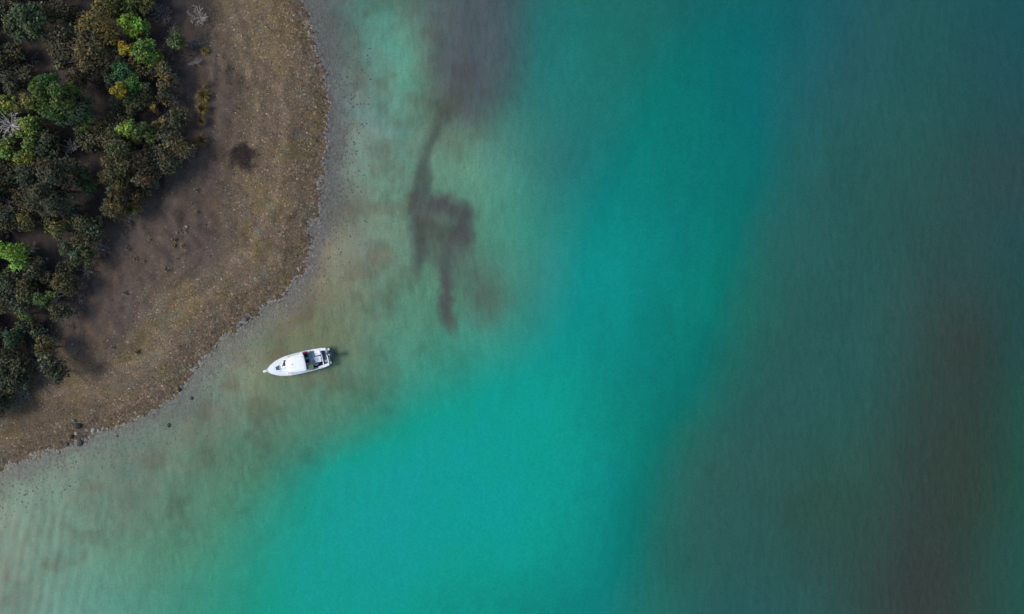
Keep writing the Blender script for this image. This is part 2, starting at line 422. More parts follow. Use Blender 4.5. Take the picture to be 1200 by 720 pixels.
# ------------------------------------------------------------------ shingle (uncountable) : small faceted stones
def scatter_stones(n, dmin, dmax, dens, smin, smax, name, label, sub=False):
    xs = []; ys = []; ds = []
    need = n
    while need > 0:
        x = rng.uniform(-60, -15, n * 3); y = rng.uniform(-26, 36, n * 3)
        d = shore_rough(x, y); PX = x / MPP + 600; PY = 360 - y / MPP
        ok = (d > dmin) & (d < dmax) & (rng.random(len(x)) < dens(PX, PY, d)) & (PX > -60) & (PY > -40)
        xs.append(x[ok][:need]); ys.append(y[ok][:need]); ds.append(d[ok][:need]); need -= len(xs[-1])
    x = np.concatenate(xs); y = np.concatenate(ys); d = np.concatenate(ds); m = len(x)
    s = (smin + (smax - smin) * rng.random(m) ** 3) * (1 + .45 * sstep(4, .5, np.abs(d)))
    z = ground_z(x, y)
    base = np.array([[1, 0, 0], [.3, .95, 0], [-.8, .55, 0], [-.7, -.7, 0], [.4, -.9, 0], [.12, .1, 1]], float)
    fc = np.array([[0, 1, 5], [1, 2, 5], [2, 3, 5], [3, 4, 5], [4, 0, 5]])
    a = rng.uniform(0, 6.283, m); ca, sa = np.cos(a), np.sin(a)
    J = base[None] * (1 + rng.uniform(-.25, .25, (m, 6, 1)))
    J[:, :, 0] *= rng.uniform(.8, 1.5, (m, 1)); J[:, :, 2] *= rng.uniform(.35, .75, (m, 1))
    V = np.empty((m, 6, 3))
    V[..., 0] = x[:, None] + s[:, None] * (J[..., 0] * ca[:, None] - J[..., 1] * sa[:, None])
    V[..., 1] = y[:, None] + s[:, None] * (J[..., 0] * sa[:, None] + J[..., 1] * ca[:, None])
    V[..., 2] = z[:, None] + s[:, None] * J[..., 2] - .02
    FF = (fc[None] + (np.arange(m) * 6)[:, None, None]).reshape(-1, 3)
    if sub:
        up2 = sstep(420, 300, 360 - y / MPP)[:, None]; c = (np.array([.20, .19, .16]) * (1 - up2) + np.array([.17, .155, .14]) * up2) * rng.uniform(.9, 1.25, (m, 1))
    else:
        c = land_colour(x, y, np.clip(d, 0, None)) * (np.exp(rng.normal(.02, .38, (m, 1))))
        c = c * (1 + rng.normal(0, .05, (m, 3)))
        in_patch = np.hypot((x / MPP + 600 - 288) / 15, (360 - y / MPP - 184) / 18) < 1  # stones lying on the dark brown patch
        fl = ~in_patch & (rng.random(m) < np.where(d < 7, .0025, .001))
        c[fl] = np.array([.34, .32, .28]) * rng.uniform(.5, 1.1, (fl.sum(), 1))
        gc = (rng.random(m) < .07) & (d < 9) & ~in_patch
        c[gc] = np.array([.092, .084, .075]) * rng.uniform(.6, 1.4, (gc.sum(), 1))
    me = np_mesh(name, V.reshape(-1, 3), FF, np.repeat(np.clip(c, .008, .6), 5, 0))
    o = link(name, me, mat('stone_bits', attr='tint', rough=.85, spec=.25))
    tag(o, label, 'shingle', kind='stuff')
scatter_stones(95000, -.15, 17, lambda a, b, d: np.where(forest_mask(a, b) > .5, .05, .06 + .94 * sstep(10.5, 6, d + (fbm(a / 60 + 3, b / 60 + 11) - .5) * 6 - .8 * sstep(330, 120, b))), .035, .13,
               'beach_shingle', 'loose brown and ochre shingle covering the dry beach')
scatter_stones(15000, -5.5, .1, lambda a, b, d: np.exp(d / 1.5), .05, .15, 'drowned_shingle', 'pale rinsed pebbles under shallow water along the waterline', True)

# ------------------------------------------------------------------ single rocks
def rock_mesh(seed, seg=9, rings=6):
    r = np.random.default_rng(seed)
    vs = []; 
    off = r.uniform(0, 99, 2)
    for i in range(rings + 1):
        t = math.pi * i / rings
        for k in range(seg):
            q = 2 * math.pi * k / seg
            d = np.array([math.sin(t) * math.cos(q), math.sin(t) * math.sin(q), math.cos(t)])
            k2 = 1 + .45 * (float(vnoise(np.array([d[0] * 1.4 + d[2] + off[0] + 4]), np.array([d[1] * 1.4 - d[2] * .7 + off[1] + 4]))[0]) - .5) + r.uniform(-.05, .05) * math.sin(t)
            vs.append(d * k2 * np.array([1, .78, .62]))
    fs = []
    for i in range(rings):
        for k in range(seg):
            fs.append((i * seg + k, (i + 1) * seg + k, (i + 1) * seg + (k + 1) % seg, i * seg + (k + 1) % seg))
    return np.array(vs), np.array(fs)
ROCKS = [
 (94,519.5,4.6,'d','dark rounded rock standing alone in shallow water off the beach'),
 (79,521,2.8,'d','small dark rock in the shallows beside the dark rounded rock'),
 (92,499,4.8,'k','blackish angular boulder on shingle above the dark rounded rock'),
 (84,512,3.4,'k','dark wedge shaped stone on shingle at the water edge'),
 (110,504,3.0,'p','pale flat stone lying on shingle at the water edge'),
 (90,508,2.6,'p','small pale stone leaning by the blackish boulder'),
 (87,493,2.6,'g','grey stone behind the blackish boulder on the shingle'),
 (197,499,2.6,'d','lone dark stone under shallow water off the shingle curve'),
 (224,467,2.4,'d','small dark stone under shallow water close to the shingle edge'),
 (137,511,1.8,'d','tiny dark stone just off the pebbly waterline'),
 (287,375,3.2,'g','blue grey rock in a cluster at the notch in the waterline'),
 (281,381,2.6,'g','smaller blue grey rock in the notch of the waterline'),
 (293,369,2.3,'g','low blue grey rock at the upper end of the notch cluster'),
 (210,457,2.8,'k','black stone on the shingle rim where the shore bends'),
 (238,145,2.8,'p','pale stone among the ochre dry tufts on the mud'),
 (208,273,2.2,'g','grey stone on the bare mud below the thicket'),
 (219,266,1.9,'p','whitish stone on the bare mud below the thicket'),
]
rc = {'d': (.060, .056, .054), 'k': (.034, .030, .027), 'p': (.26, .24, .20), 'g': (.11, .115, .12)}
for i, (px, py, r, k, lab) in enumerate(ROCKS):
    V, FF = rock_mesh(100 + i)
    me = np_mesh('rock', V, FF, smooth=False)
    o = link('rock', me, mat('rock_' + k, rc[k], rough=.85, spec=.3, noise=.35, nscale=3.0, bump=.5))
    s = r * MPP
    p = P(px, py, 0); z = float(ground_z(np.array([p.x]), np.array([p.y]))[0]); p = P(px, py, max(z, 0))
    z = float(ground_z(np.array([p.x]), np.array([p.y]))[0])
    o.location = (p.x, p.y, z + s * .28); o.scale = (s, s, s); o.rotation_euler = (random.uniform(-.2, .2), random.uniform(-.2, .2), random.uniform(0, 6))
    tag(o, lab, 'rock', 'single rocks along the shore')

# ------------------------------------------------------------------ vegetation
BARK = mat('bark', (.055, .045, .038), rough=.9, spec=.15, noise=.35, nscale=9, bump=.4)
GREYWOOD = mat('grey_wood', (.20, .185, .17), rough=.9, spec=.15, noise=.35, nscale=8)
PALEWOOD = mat('bleached_wood', (.42, .39, .35), rough=.9, spec=.15, noise=.3, nscale=8)
DARKWOOD = mat('dull_wood', (.10, .088, .08), rough=.9, spec=.15, noise=.35, nscale=8)
LEAF = mat('leaf', attr='tint', rough=.75, spec=.2)

def crown_mesh(r, rx, ry, rz, col, nleaf, leaf, lump=.38, open_=0.0, streak=None, vary=.28):
    """leaf sized faces gathered in clumps through an uneven crown, centre at the origin"""
    rm = (rx + ry) / 2
    nl = max(5, int(5 + 9 * (rm / 1.2)))
    nl = min(nl, 46)
    th = r.uniform(0, 2 * np.pi, nl); cz = r.uniform(-.25, 1, nl); sr = np.sqrt(1 - cz ** 2 * .96)
    rad = r.uniform(.45, .86, nl)
    C = np.stack([np.cos(th) * sr * rad * rx, np.sin(th) * sr * rad * ry, cz * rad * rz], 1)
    C[0] = (0, 0, .35 * rz)
    lr = r.uniform(.7, 1.25, nl) * lump * min(rm, 1.0 + .35 * rm)
    lt = np.exp(r.normal(0, vary, nl)); hue = r.normal(0, .10, nl)
    k = r.choice(nl, nleaf, p=lr ** 2 / np.sum(lr ** 2))
    d = r.normal(size=(nleaf, 3)); d /= np.linalg.norm(d, axis=1, keepdims=True)
    d[:, 2] = np.where(d[:, 2] < -.35, -d[:, 2], d[:, 2])
    q = r.uniform(.30, 1.15 + open_, nleaf) ** .8
    c = C[k] + d * (lr[k] * q)[:, None]
    nrm = d * .6 + r.normal(size=(nleaf, 3)) * .55 + np.array([0, 0, .45]); nrm /= np.linalg.norm(nrm, axis=1, keepdims=True)
    a = np.cross(nrm, r.normal(size=(nleaf, 3))); a /= np.linalg.norm(a, axis=1, keepdims=True); b = np.cross(nrm, a)
    s = leaf * r.uniform(.55, 1.3, nleaf)[:, None]
    asp = r.uniform(.35, .75, nleaf)[:, None]
    fold = nrm * s * .22
    V = np.stack([c - a * s, c + b * s * asp + fold, c + a * s, c - b * s * asp + fold], 1).reshape(-1, 3)
    Fq = np.arange(nleaf * 4).reshape(-1, 4)
    cc = (np.array(col) * np.array([1.18, 1.15, .84]))[None] * (lt[k] * np.exp(r.normal(0, .22, nleaf)))[:, None]
    cc = cc * np.stack([1 + hue[k] * 1.4, np.ones(nleaf), 1 - hue[k]], 1)
    if streak is not None:
        m = r.random(nleaf) < streak[0]; cc[m] = np.array(streak[1]) * r.uniform(.6, 1.4, (m.sum(), 1))
    return np_mesh('crown', V, Fq, np.clip(cc, .004, .6)), C

def limb(mb, r, a, b, r0, r1, n=4, wob=.12, sides=5):
    a = np.array(a, float); b = np.array(b, float); Ln = np.linalg.norm(b - a)
    pts = []; rad = []
    for i in range(n + 1):
        t = i / n
        p = a + (b - a) * t + (r.normal(size=3) * wob * Ln * math.sin(math.pi * t) if 0 < i < n else 0)
        pts.append(p); rad.append(r0 + (r1 - r0) * t)
    mb.tube(pts, rad, sides)
    return pts

def place(px, py, h):
    """base point of a plant whose crown (at about height h) is seen at px, py"""
    z = 1.0
    for _ in range(3):
        p = P(px, py, z + h); z = float(ground_z(np.array([p.x]), np.array([p.y]))[0])
    return Vector((p.x, p.y, z))

def leafy(px, py, rpx, col, label, group=None, name='tree', cat='tree', hf=1.0, ell=1.0, dens=1.0, leaf=.15, open_=0.0, streak=None, seed=0, lump=.44, vary=.30, twigs=0):
    r = np.random.default_rng(abs(seed + 5000 + int(px * 7 + py * 13)))
    rm = rpx * MPP * 1.08
    rx, ry = rm * ell ** .5, rm / ell ** .5
    rz = rm * (.85 if rm > 1.5 else .95)
    trunk_h = (.55 + .75 * rm) * hf
    hc = trunk_h + rz * .35
    base = place(px, py, hc + rz * .4)
    root = link(name, None, loc=base); root.rotation_euler = (0, 0, 0)
    tag(root, label, cat, group)
    nleaf = int(max(260, 640 * rm * rm * dens + 200))
    me, C = crown_mesh(r, rx, ry, rz, col, nleaf, leaf, lump, open_, streak, vary)
    cr = link('crown', me, LEAF, root, (0, 0, hc))
    mb = MB()
    tr_ = .05 + .035 * rm
    lean = r.normal(size=2) * .08 * trunk_h
    top = np.array([lean[0], lean[1], hc + rz * .1])
    pts = limb(mb, r, (0, 0, -.12), top, tr_, tr_ * .5, 5, .05, 6)
    for c in C[:min(len(C), 9)]:
        st = pts[r.integers(2, 5)]
        limb(mb, r, st, c * .9 + np.array([0, 0, hc]), tr_ * .42, tr_ * .10, 3, .10, 4)
    mb.build('trunk', BARK, root)
    if twigs:
        tb = MB()
        for _ in range(twigs):
            d = r.normal(size=3); d[2] = abs(d[2]) + .5; d /= np.linalg.norm(d)
            e = d * np.array([rx, ry, rz]) * r.uniform(.95, 1.25) + np.array([0, 0, hc])
            p = limb(tb, r, np.array([0, 0, hc]) + d * .3 * rm, e, .03, .012, 3, .1, 4)
            for _ in range(3):
                limb(tb, r, p[r.integers(1, 3)], e + r.normal(size=3) * .3 * rm, .018, .008, 2, .1, 3)
        tb.build('bare_twigs', GREYWOOD, root)
    return root

def dead(px, py, rpx, m, label, group=None, name='dead_shrub', cat='dead shrub', nb=9, up=.8, fan=None, thick=1.0, seed=0, lift=0.0):
    """leafless shrub: a short stem and branching bare boughs"""
    r = np.random.default_rng(abs(seed + 5000 + int(px * 11 + py * 5)))
    rm = rpx * MPP * .95
    base = place(px, py, rm * .6 * up + lift)
    root = link(name, None, loc=base)
    tag(root, label, cat, group)
    sb = MB(); limb(sb, r, (0, 0, -.1), (0, 0, .25 + .15 * rm + lift), .07 * thick + .02 * lift, .05 * thick, 3, .04, 6); sb.build('stem', m, root)
    for k in range(nb):
        a = 2 * math.pi * (k + r.uniform(-.3, .3)) / nb if fan is None else R(fan[0]) + r.uniform(-1, 1) * R(fan[1])
        el = r.uniform(.15, 1.0) * up
        d = np.array([math.cos(a), math.sin(a), el]); d /= np.linalg.norm(d[:2])
        mb = MB(); Ln = rm * r.uniform(.65, 1.08)
        o0 = np.array([0, 0, .2 + .1 * rm + lift])
        p = limb(mb, r, o0, o0 + d * Ln, .042 * thick, .014 * thick, 5, .07, 4)
        for j in range(5):
            i = int(r.integers(1, 5)); s = p[i]; a2 = a + r.choice([-1, 1]) * r.uniform(.3, .9); L2 = Ln * r.uniform(.2, .5)
            e = s + np.array([math.cos(a2), math.sin(a2), r.uniform(0, .6)]) * L2
            q = limb(mb, r, s, e, .024 * thick, .010 * thick, 3, .09, 3)
            for _ in range(2):
                a3 = a2 + r.uniform(-1, 1); limb(mb, r, q[2], q[2] + np.array([math.cos(a3), math.sin(a3), r.uniform(0, .5)]) * L2 * .5, .015 * thick, .007 * thick, 2, .08, 3)
        mb.build('branch', m, root)
    return root

def tuft(px, py, rpx, col, label, group=None, name='dry_grass_tuft', cat='grass tuft', n=150, seed=0, wblade=.022):
    r = np.random.default_rng(abs(seed + 5000 + int(px * 3 + py * 17)))
    rm = rpx * MPP
    base = place(px, py, .15)
    V = []; C = []
    for k in range(n):
        a = r.uniform(0, 6.283); l = rm * r.uniform(.45, 1.15); h = rm * r.uniform(.25, .9)
        d = np.array([math.cos(a), math.sin(a), 0]); s = np.array([-d[1], d[0], 0]) * wblade * r.uniform(.6, 1.4)
        o = d * rm * .15 * r.uniform(0, 1); md = o + d * l * .5 + np.array([0, 0, h]); e = o + d * l + np.array([0, 0, h * r.uniform(.3, .9)])
        V += [o - s, o + s, md + s, md - s, md - s, md + s, e + s * .2, e - s * .2]
        c = np.array(col) * math.exp(r.normal(0, .35)); C += [c, c]
    me = np_mesh(name, np.array(V), np.arange(len(V)).reshape(-1, 4), np.clip(np.array(C), .005, .6))
    o = link(name, me, LEAF, None, base)
    tag(o, label, cat, group)
    return o

G_BRIGHT = (.110, .200, .030); G_MID = (.070, .125, .030); G_LIGHT = (.115, .150, .035); G_DARK = (.020, .050, .026)
G_DOME = (.046, .074, .020); G_DULL = (.055, .062, .036); OLIVE = (.080, .076, .028)
YELL = (.190, .145, .022); DRAB = (.045, .041, .032)

TREES = [
 # px, py, r, colour, label, extra
 (153,28,13,G_BRIGHT,'vivid lime green round bush, uppermost of the green bushes near the beach edge',dict(lump=.42)),
 (166,33,10,G_MID,'small dull green bush touching the vivid lime green round bush',{}),
 (169,60,14,G_MID,'mid green leafy bush with pale sprigs below the lime green bush',dict(streak=(.12,(.16,.22,.05)))),
 (181,67,8,G_LIGHT,'pale green clump on the shoreward flank of the mid green bush',{}),
 (147,57,7,YELL,'small mustard yellow shrub beside the mid green bush',dict(hf=2.4)),
 (142,86,13,G_DARK,'dark bluish green bush between the two mustard yellow shrubs',{}),
 (128,92,8,(.035,.055,.035),'small grey green bush touching the dark bluish green bush',{}),
 (158,100,12,(.050,.110,.032),'fresh green bush beside the dark bluish green bush',{}),
 (171,107,9,G_DULL,'dull olive bush behind the fresh green bush',{}),
 (140,106,9,(.17,.14,.022),'mustard yellow shrub growing under the dark bluish green bush',dict(hf=2.0)),
 (58,110,27,G_DOME,'large smooth domed dark green tree, densest crown of the thicket',dict(lump=.34,dens=1.35,vary=.12,hf=1.3)),
 (82,122,22,(.022,.036,.022),'dusky green tree merged with the large domed green tree',dict(vary=.16)),
 (28,24,19,(.030,.044,.028),'dusky green tree with lighter sprigs standing in dark thicket corner',dict(streak=(.10,(.07,.11,.04)))),
 (40,36,8,(.050,.075,.026),'small green bush on the flank of the dusky green tree',{}),
 (116,33,20,(.062,.054,.020),'wide ochre brown shrub with thin yellowed leaves',dict(open_=.25,dens=.7,streak=(.22,(.15,.115,.025)),twigs=10)),
 (104,60,20,(.050,.042,.024),'loose brown shrub below the wide ochre brown shrub',dict(open_=.3,dens=.6,streak=(.14,(.12,.09,.03)),twigs=8)),
 (92,66,9,(.085,.058,.020),'small rusty brown bush in the open brown patch',dict(open_=.2)),
 (126,8,13,OLIVE,'olive brown bush at the head of the thicket beside the ochre shrub',dict(open_=.2)),
 (152,4,10,(.045,.060,.022),'olive green bush above the vivid lime green bush',{}),
 (170,4,9,(.055,.060,.022),'thin olive bush near the grey leafless boughs',dict(open_=.2)),
 (8,123,11,G_LIGHT,'yellow green bush beside the bleached leafless tree',dict(streak=(.1,(.20,.22,.06)))),
 (25,122,11,OLIVE,'olive bush between yellow green bush and large domed tree',{}),
 (33,150,13,(.100,.150,.034),'bright yellow green bush on the shoreward side of the bleached leafless tree',dict(streak=(.12,(.18,.22,.06)))),
 (9,174,11,(.085,.125,.036),'light green bush below the bleached leafless tree',{}),
 (29,187,11,(.105,.125,.030),'olive yellow bush lowest in the yellow green clump',{}),
 (36,168,10,(.06,.10,.035),'soft green bush inside the yellow green clump',{}),
 (99,142,11,(.095,.125,.040),'pale green bush standing alone on dark ground by the large domed tree',{}),
 (151,152,11,(.110,.175,.040),'bright green tufted bush above the tall drab brown crown',{}),
 (168,157,12,(.040,.062,.026),'dull green bush joined to the bright green tufted bush',{}),
 (183,160,8,(.040,.048,.026),'small olive bush at the end of the dull green row',{}),
 (124,147,9,(.060,.048,.022),'brownish olive bush next to the drab brown crown',dict(open_=.2)),
 (156,124,10,(.045,.050,.025),'thin olive bush under the fresh green bush',dict(open_=.2)),
 (178,126,6,(.10,.065,.025),'small orange brown shrub at the edge of the bare mud',dict(open_=.2)),
 (133,186,19,(.052,.050,.026),'tall drab olive brown crown with smooth even leaves',dict(ell=.7,vary=.12,hf=1.2)),
 (133,214,16,(.055,.048,.024),'drab brown crown forming the lower end of the olive brown tree row',dict(vary=.18)),
 (163,190,17,(.030,.030,.024),'dark drab crown facing the bare mud beside the olive brown tree',dict(vary=.16)),
 (170,208,12,DRAB,'blackish drab bush on the rim of the bare mud',{}),
 (52,216,30,(.034,.037,.027),'wide dull grey green tree, broadest crown in the middle thicket',dict(vary=.16,dens=1.1)),
 (70,236,16,DRAB,'dark drab tree under the wide dull grey green tree',{}),
 (100,217,9,(.042,.075,.036),'small green bush above a grey twiggy shrub in the dark hollow',{}),
 (84,196,9,(.045,.040,.026),'brownish twiggy bush above the small green bush',dict(open_=.3,twigs=6)),
 (133,242,14,(.050,.044,.024),'olive brown bush at the foot of the drab crown',{}),
 (155,245,7,(.095,.075,.026),'yellowish low shrub on the mud at the foot of the drab bushes',dict(open_=.3)),
 (29,258,11,(.062,.058,.022),'ochre olive bush under the wide dull grey green tree',{}),
 (67,269,11,(.078,.085,.028),'olive green bush with tan tips below the dark hollow',dict(streak=(.3,(.14,.10,.05)))),
 (87,262,7,(.075,.105,.075),'small silvery green bush beside the tan tipped bush',{}),
 (14,297,15,(.115,.210,.030),'vivid green bush spilling over the left hand dark thicket',dict(streak=(.15,(.19,.27,.07)))),
 (82,295,12,(.040,.052,.034),'dull grey green bush near the pale twigs at the mud edge',{}),
 (97,303,11,(.050,.058,.034),'grey olive bush next to the pale twigs at the mud edge',dict(streak=(.08,(.14,.11,.04)))),
 (73,330,11,(.060,.050,.026),'brown olive bush below the grey green bushes',dict(open_=.2)),
 (50,350,10,(.048,.072,.028),'dull green bush with a pale twig tip in the lower thicket',dict(twigs=3)),
 (28,367,7,(.075,.120,.040),'small light green bush alone in the dark lower thicket',{}),
 (70,366,11,(.045,.044,.030),'thin grey olive bush at the rim of the lower mud',dict(open_=.2)),
 (10,397,10,(.040,.066,.036),'dull green bush beside the dark hollow of the lower thicket',{}),
 (53,408,12,(.058,.054,.030),'olive grey bush with a fringe of pinkish twigs',dict(open_=.15)),
 (5,345,12,(.032,.040,.030),'dark grey green bush below the vivid green bush',{}),
 (30,340,11,(.045,.042,.024),'brown bush between the vivid green bush and the dull green bush',dict(open_=.2)),
 (62,438,14,(.030,.034,.027),'dark low bush at the lower end of the thicket',{}),
 (8,440,13,(.030,.036,.027),'dark bush by the lower grey twigs',{}),
 (203,43,10,(.060,.085,.038),'thin dusty green bush among grey leafless boughs',dict(open_=.3,dens=.6,twigs=5)),
 (211,50,6,(.055,.065,.030),'small dusty olive sprig beside the thin dusty green bush',dict(open_=.3,dens=.6)),
 (190,80,9,(.075,.066,.034),'dusty tan shrub with leafless stems on the thicket rim',dict(open_=.35,dens=.6,twigs=6)),
 (195,93,9,(.080,.068,.034),'dusty tan shrub with looping bare stems on the thicket rim',dict(open_=.35,dens=.6,twigs=6)),
 (193,112,9,(.065,.058,.034),'dusty brown shrub just above the dull green row',dict(open_=.35,dens=.6,twigs=6)),
 (200,163,10,(.065,.060,.036),'dusty straw coloured shrub, upper one on the bare mud rim',dict(open_=.4,dens=.6,twigs=8)),
 (211,175,11,(.068,.060,.036),'dusty straw coloured shrub, lower one on the bare mud rim',dict(open_=.4,dens=.6,twigs=8)),
 (186,146,7,(.085,.062,.028),'small tan bush between dull green row and straw coloured shrubs',dict(open_=.3)),
]
for t in TREES:
    px, py, r_, c, lab, ex = t
    lum = .3 * c[0] + .6 * c[1] + .1 * c[2]
    if lum < .07: c = tuple(v * (1 + .55 * (1 - lum / .07)) for v in c)
    nm = 'tree' if r_ >= 15 else 'bush'
    leafy(px, py, r_, c, lab, None, nm, nm, **ex)

DEAD = [
 (11,146,17,PALEWOOD,'bleached leafless tree with spreading white boughs among yellow green bushes',dict(nb=13,thick=1.35,lift=1.6)),
 (235,20,12,mat('weathered_wood', (.29, .265, .24), rough=.9, spec=.15, noise=.3, nscale=8),'bleached leafless shrub on the open mud at the head of the beach',dict(nb=10,thick=1.35)),
 (222,49,14,GREYWOOD,'grey fallen boughs fanning towards the beach under the dusty green bush',dict(nb=7,fan=(-5,22),up=.3,thick=1.1)),
 (222,76,15,GREYWOOD,'long thin grey boughs lying flat on the mud',dict(nb=6,fan=(0,14),up=.2)),
 (190,20,15,DARKWOOD,'brown leafless shrub above the dusty green bush',dict(nb=11,thick=1.2)),
 (184,12,10,GREYWOOD,'greyish twiggy shrub next to the thin olive bush',dict(nb=8)),
 (199,60,14,DARKWOOD,'dark leafless boughs reaching down from the dusty green bush',dict(nb=8)),
 (82,172,11,GREYWOOD,'ash grey leafless shrub in the dark hollow below the pale green bush',dict(nb=11,thick=1.1,lift=.5)),
 (103,229,8,GREYWOOD,'grey twiggy shrub under the small green bush in the dark hollow',dict(nb=9,lift=.8)),
 (9,236,14,GREYWOOD,'grey leafless boughs hanging beside the wide dull grey green tree',dict(nb=8)),
 (38,291,9,GREYWOOD,'grey leafless shrub touching the vivid green bush',dict(nb=9)),
 (103,318,11,GREYWOOD,'pale grey broken twigs at the edge of the bare mud',dict(nb=6,up=.3)),
 (68,348,8,PALEWOOD,'short whitish twigs beside the dull green bush',dict(nb=5,thick=.8)),
 (90,352,11,DARKWOOD,'thin brown leafless shrub at the rim of the lower mud',dict(nb=9)),
 (48,382,12,GREYWOOD,'long grey stems standing above the olive grey bush',dict(nb=5,fan=(-90,30),up=.5)),
 (56,419,10,mat('pink_wood',(.26,.20,.18),rough=.9,spec=.15),'pinkish leafless twigs fringing the olive grey bush',dict(nb=9,up=.4)),
 (26,461,13,GREYWOOD,'low grey twiggy shrub at the lower end of the thicket',dict(nb=11,up=.5)),
 (92,127,4,PALEWOOD,'small whitish dead sprig above the pale green bush',dict(nb=5)),
 (206,190,8,GREYWOOD,'pale bare twigs under the straw coloured shrubs',dict(nb=7,up=.3)),
 (239,104,11,mat('straw_wood',(.20,.15,.07),rough=.9,spec=.15),'straw coloured bare stalks rising from the ochre tuft on the mud',dict(nb=5,fan=(95,50),up=.5,thick=.8)),
]
for px, py, r_, m, lab, ex in DEAD:
    dead(px, py, r_, m, lab, **ex)

# dark undergrowth filling the thicket, look-alikes
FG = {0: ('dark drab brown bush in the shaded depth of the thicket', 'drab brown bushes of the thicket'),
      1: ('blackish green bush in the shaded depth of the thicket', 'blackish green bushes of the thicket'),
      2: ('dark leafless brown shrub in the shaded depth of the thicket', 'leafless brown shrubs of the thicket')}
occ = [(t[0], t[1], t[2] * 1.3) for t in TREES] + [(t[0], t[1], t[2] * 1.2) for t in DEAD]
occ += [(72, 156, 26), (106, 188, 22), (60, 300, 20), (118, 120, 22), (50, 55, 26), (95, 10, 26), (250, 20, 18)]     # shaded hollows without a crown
fills = []
rr = random.Random(21)
for _ in range(6000):
    px = rr.uniform(-45, 250); py = rr.uniform(-22, 500); r_ = rr.uniform(7, 14)
    if forest_mask(np.array([px]), np.array([py]))[0] < .9: continue
    if py < 130 and px > 178: continue
    if any(math.hypot(px - a, py - b) < .50 * (r_ + c) for a, b, c in occ): continue
    occ.append((px, py, r_)); fills.append((px, py, r_))
    if len(fills) >= 175: break
def short(lab):
    """the noun phrase a label opens with, for naming a neighbour"""
    for w_ in (',', ' with ', ' beside ', ' between ', ' touching ', ' on ', ' in ', ' at ', ' below ', ' above ', ' under ', ' near ', ' by ', ' among ', ' standing ', ' growing ', ' inside ', ' forming ', ' facing ', ' lowest ', ' alone ', ' spilling ', ' behind ', ' next ', ' joined ', ' merged ', ' just '):
        lab = lab.split(w_)[0]
    return lab
used = set()
for i, (px, py, r_) in enumerate(fills):
    k = rr.choice([0, 0, 1, 1, 2])
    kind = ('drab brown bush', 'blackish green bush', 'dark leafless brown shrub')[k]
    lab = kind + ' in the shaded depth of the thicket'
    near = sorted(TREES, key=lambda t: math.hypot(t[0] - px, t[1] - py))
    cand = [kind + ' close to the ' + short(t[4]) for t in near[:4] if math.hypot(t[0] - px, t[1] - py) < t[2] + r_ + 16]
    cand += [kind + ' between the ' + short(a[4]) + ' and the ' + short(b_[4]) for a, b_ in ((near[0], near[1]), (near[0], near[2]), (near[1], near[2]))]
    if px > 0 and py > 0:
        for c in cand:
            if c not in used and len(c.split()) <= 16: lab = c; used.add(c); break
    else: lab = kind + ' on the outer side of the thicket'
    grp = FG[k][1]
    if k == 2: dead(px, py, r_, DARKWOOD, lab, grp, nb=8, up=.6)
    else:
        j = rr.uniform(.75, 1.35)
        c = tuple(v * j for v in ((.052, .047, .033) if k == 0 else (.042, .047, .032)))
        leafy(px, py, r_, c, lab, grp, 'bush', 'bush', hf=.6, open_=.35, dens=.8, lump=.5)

rim = random.Random(11)
for (ex, ey), (fx, fy) in zip(EDGE[1:13], EDGE[2:14]):
    for q in (.25, .75):
        px = ex + (fx - ex) * q - rim.uniform(4, 24); py = ey + (fy - ey) * q + rim.uniform(-8, 8)
        if any(math.hypot(px - t[0], py - t[1]) < .8 * t[2] for t in TREES): px += 6
        dead(px, py, rim.uniform(8, 14), rim.choice([GREYWOOD, DARKWOOD, DARKWOOD]), 'thin grey twiggy scrub along the thicket rim facing the mud', 'grey scrub along the thicket rim', nb=8, up=.35, thick=.8)
TUFTS = [
 (239,112,9,(.14,.10,.028),'ochre dry grass tuft under straw stalks, uppermost on the mud'),
 (238,128,9,(.13,.09,.026),'ochre dry grass tuft between straw stalks and pale stone'),
 (236,142,7,(.11,.07,.026),'rusty dry grass tuft around the pale stone on the mud'),
 (237,165,8,(.105,.066,.026),'rusty dry grass tuft below the pale stone on the mud'),
 (240,60,5,(.18,.13,.04),'small golden grass tuft alone on mud near the grey fallen boughs'),
 (226,172,6,(.10,.065,.03),'brown grass tuft beside the straw coloured shrubs'),
]
for px, py, r_, c, lab in TUFTS: tuft(px, py, r_, c, lab)
rr2 = random.Random(5)
k = 0
while k < 20:
    a = rr2.choice([(215, 255), (225, 240), (180, 300), (245, 215), (150, 330), (200, 280), (262, 90), (140, 390)])
    px = rr2.gauss(a[0], 16); py = rr2.gauss(a[1], 22)
    x, y = (px - 600) * MPP, (360 - py) * MPP
    d = float(shore_dist(np.array([x]), np.array([y]))[0])
    if d < 6 or forest_mask(np.array([px]), np.array([py]))[0] > .4 or math.hypot(px - 288, py - 184) < 24: continue
    c, w_ = rr2.choice([((.155, .125, .085), 'withered tan'), ((.175, .125, .055), 'rusty ochre'), ((.135, .122, .105), 'greyish')])
    tuft(px, py, rr2.uniform(1.8, 4.6), c, 'low ' + w_ + ' grass tuft scattered on the bare mud', w_ + ' tufts on the mud', n=26, wblade=.03)
    k += 1

